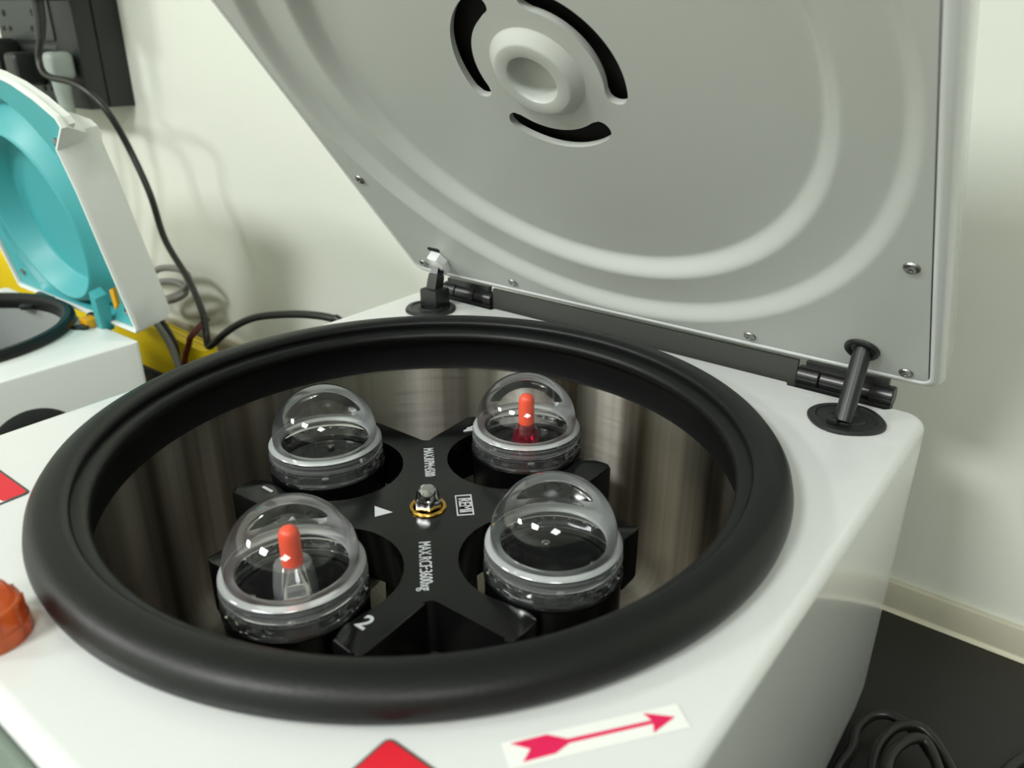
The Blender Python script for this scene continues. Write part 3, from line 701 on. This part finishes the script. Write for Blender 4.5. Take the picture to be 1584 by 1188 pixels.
bm = nb(); box(bm, (-0.8936, .222, 0.2442), (-0.8496, .2765, 0.3322), .010, 3); pl = finish('plug_body', bm, 'blackpl', t)
t = thing('power_cable', 'grey cable with grey moulded plug, coiled above the yellow bin', 'cable', (-.93, .26, 0))
bm = nb(); box(bm, (-.914, .243, .149), (-.888, .2765, .184), .010, 4); finish('plug_body', bm, 'greyplug', t)
bm = nb(); tube(bm, [(-.901, .258, .158), (-.901, .258, .136), (-.899, .258, .110), (-.898, .258, .085)], [.0125, .0110, .0090, .006], 16, 1, smooth=False); finish('strain_relief', bm, 'greyplug', t)
gl = [[-0.896, 0.252, 0.09], [-0.9, 0.262, 0.03], [-0.93, 0.28, -0.05], [-0.935, 0.3, -0.12], [-0.877, 0.31, -0.125], [-0.827, 0.31, -0.1084], [-0.7826, 0.31, -0.1017], [-0.7596, 0.31, -0.1071], [-0.746, 0.3, -0.1155], [-0.7765, 0.3, -0.1355], [-0.8248, 0.3, -0.1538], [-0.8637, 0.3, -0.1635], [-0.8751, 0.3, -0.1546], [-0.8445, 0.3, -0.1337], [-0.7968, 0.3, -0.1201], [-0.7631, 0.3, -0.1186], [-0.7546, 0.3, -0.1284], [-0.7694, 0.29, -0.1393], [-0.8159, 0.285, -0.1521], [-0.86, 0.27, -0.158], [-0.78, 0.23, -0.13], [-0.708, 0.213, -0.118], [-0.6911, 0.213, -0.1277], [-0.6726, 0.213, -0.1412], [-0.6591, 0.213, -0.1558], [-0.647, 0.213, -0.1796], [-0.6416, 0.213, -0.1962], [-0.62, 0.213, -0.226], [-0.55, 0.2, -0.226]]
bm = nb(); tube(bm, gl, .0048, 12, 6); finish('cable_sheath', bm, 'greycable', t)
bm = nb(); tube(bm, [[-0.8, 0.235, -0.1], [-0.7062, 0.218, -0.1146], [-0.6907, 0.218, -0.1237], [-0.6699, 0.218, -0.1394], [-0.6563, 0.218, -0.1584], [-0.6548, 0.218, -0.1832], [-0.6559, 0.218, -0.2017], [-0.655, 0.216, -0.227], [-0.6, 0.19, -0.227]], .0038, 10, 6)
tag(finish('data_cable', bm, 'cable', None, (-.65, .2, BT)), 'thin black cable dropping beside the grey one in front of the yellow bin', 'cable')
bm = nb(); tube(bm, [[-0.605, 0.24, -0.118], [-0.6086, 0.216, -0.1363], [-0.6158, 0.216, -0.1465], [-0.6306, 0.216, -0.1676], [-0.6395, 0.216, -0.1876], [-0.645, 0.21, -0.227], [-0.61, 0.19, -0.227]], .0038, 10, 6)
tag(finish('data_cable', bm, 'brown', None, (-.64, .22, BT)), 'short dark red cable crossing the yellow bin front', 'cable')
# black plug from the left
t = thing('power_cable', 'black cable entering the socket box from the left with a round plug', 'cable', (-1.1, .25, .17))
bm = nb(); tube(bm, [(-1.40, .262, .150), (-1.25, .258, .160), (-1.14, .255, .170), (-1.075, .255, .172)], .0085, 12, 6); finish('cable_sheath', bm, 'cable', t)
bm = nb(); box(bm, (-1.085, .238, .148), (-1.040, .2765, .200), .012, 3); finish('plug_body', bm, 'blackpl', t)
t = thing('power_plug', 'black plug with a thick cable hanging straight down from the socket box', 'plug', (-1.02, .25, .14))
bm = nb(); box(bm, (-1.012, .236, .138), (-.978, .2765, .182), .008, 3); finish('plug_body', bm, 'blackpl', t)
bm = nb(); tube(bm, [(-.995, .250, .150), (-.996, .250, .12), (-.998, .255, .05), (-1.0, .28, -.05), (-1.0, .30, -.13)], .009, 12, 6); finish('cable_sheath', bm, 'cable', t)

# ---------------------------------------------------------------- coiled lead on the bench, right
bm = nb()
zz = BT + .0055
tube(bm, [(.214, .12, zz), (.2125, .147, zz), (.215, .168, zz + .001), (.213, .183, zz + .004), (.218, .197, zz + .008), (.228, .203, zz + .010), (.242, .200, zz + .010), (.256, .192, zz + .006), (.268, .178, zz + .003), (.272, .158, zz), (.262, .140, zz), (.246, .135, zz + .002), (.234, .145, zz + .006), (.2295, .165, zz + .012), (.2330, .184, zz + .016), (.2420, .195, zz + .017), (.252, .197, zz + .015), (.264, .189, zz + .011), (.276, .172, zz + .008),
          (.278, .152, zz + .006), (.262, .132, zz + .008), (.243, .140, zz + .014), (.238, .158, zz + .018), (.243, .176, zz + .020), (.252, .186, zz + .018), (.262, .176, zz + .014), (.270, .160, zz + .012), (.282, .160, zz), (.292, .185, zz), (.300, .216, zz), (.310, .238, zz), (.325, .262, zz), (.36, .30, zz)], .0035, 12, 6)
tag(finish('coiled_cable', bm, 'cable', None, (.25, .17, BT)), 'coiled black cable lying on the dark bench beside the big centrifuge', 'cable')
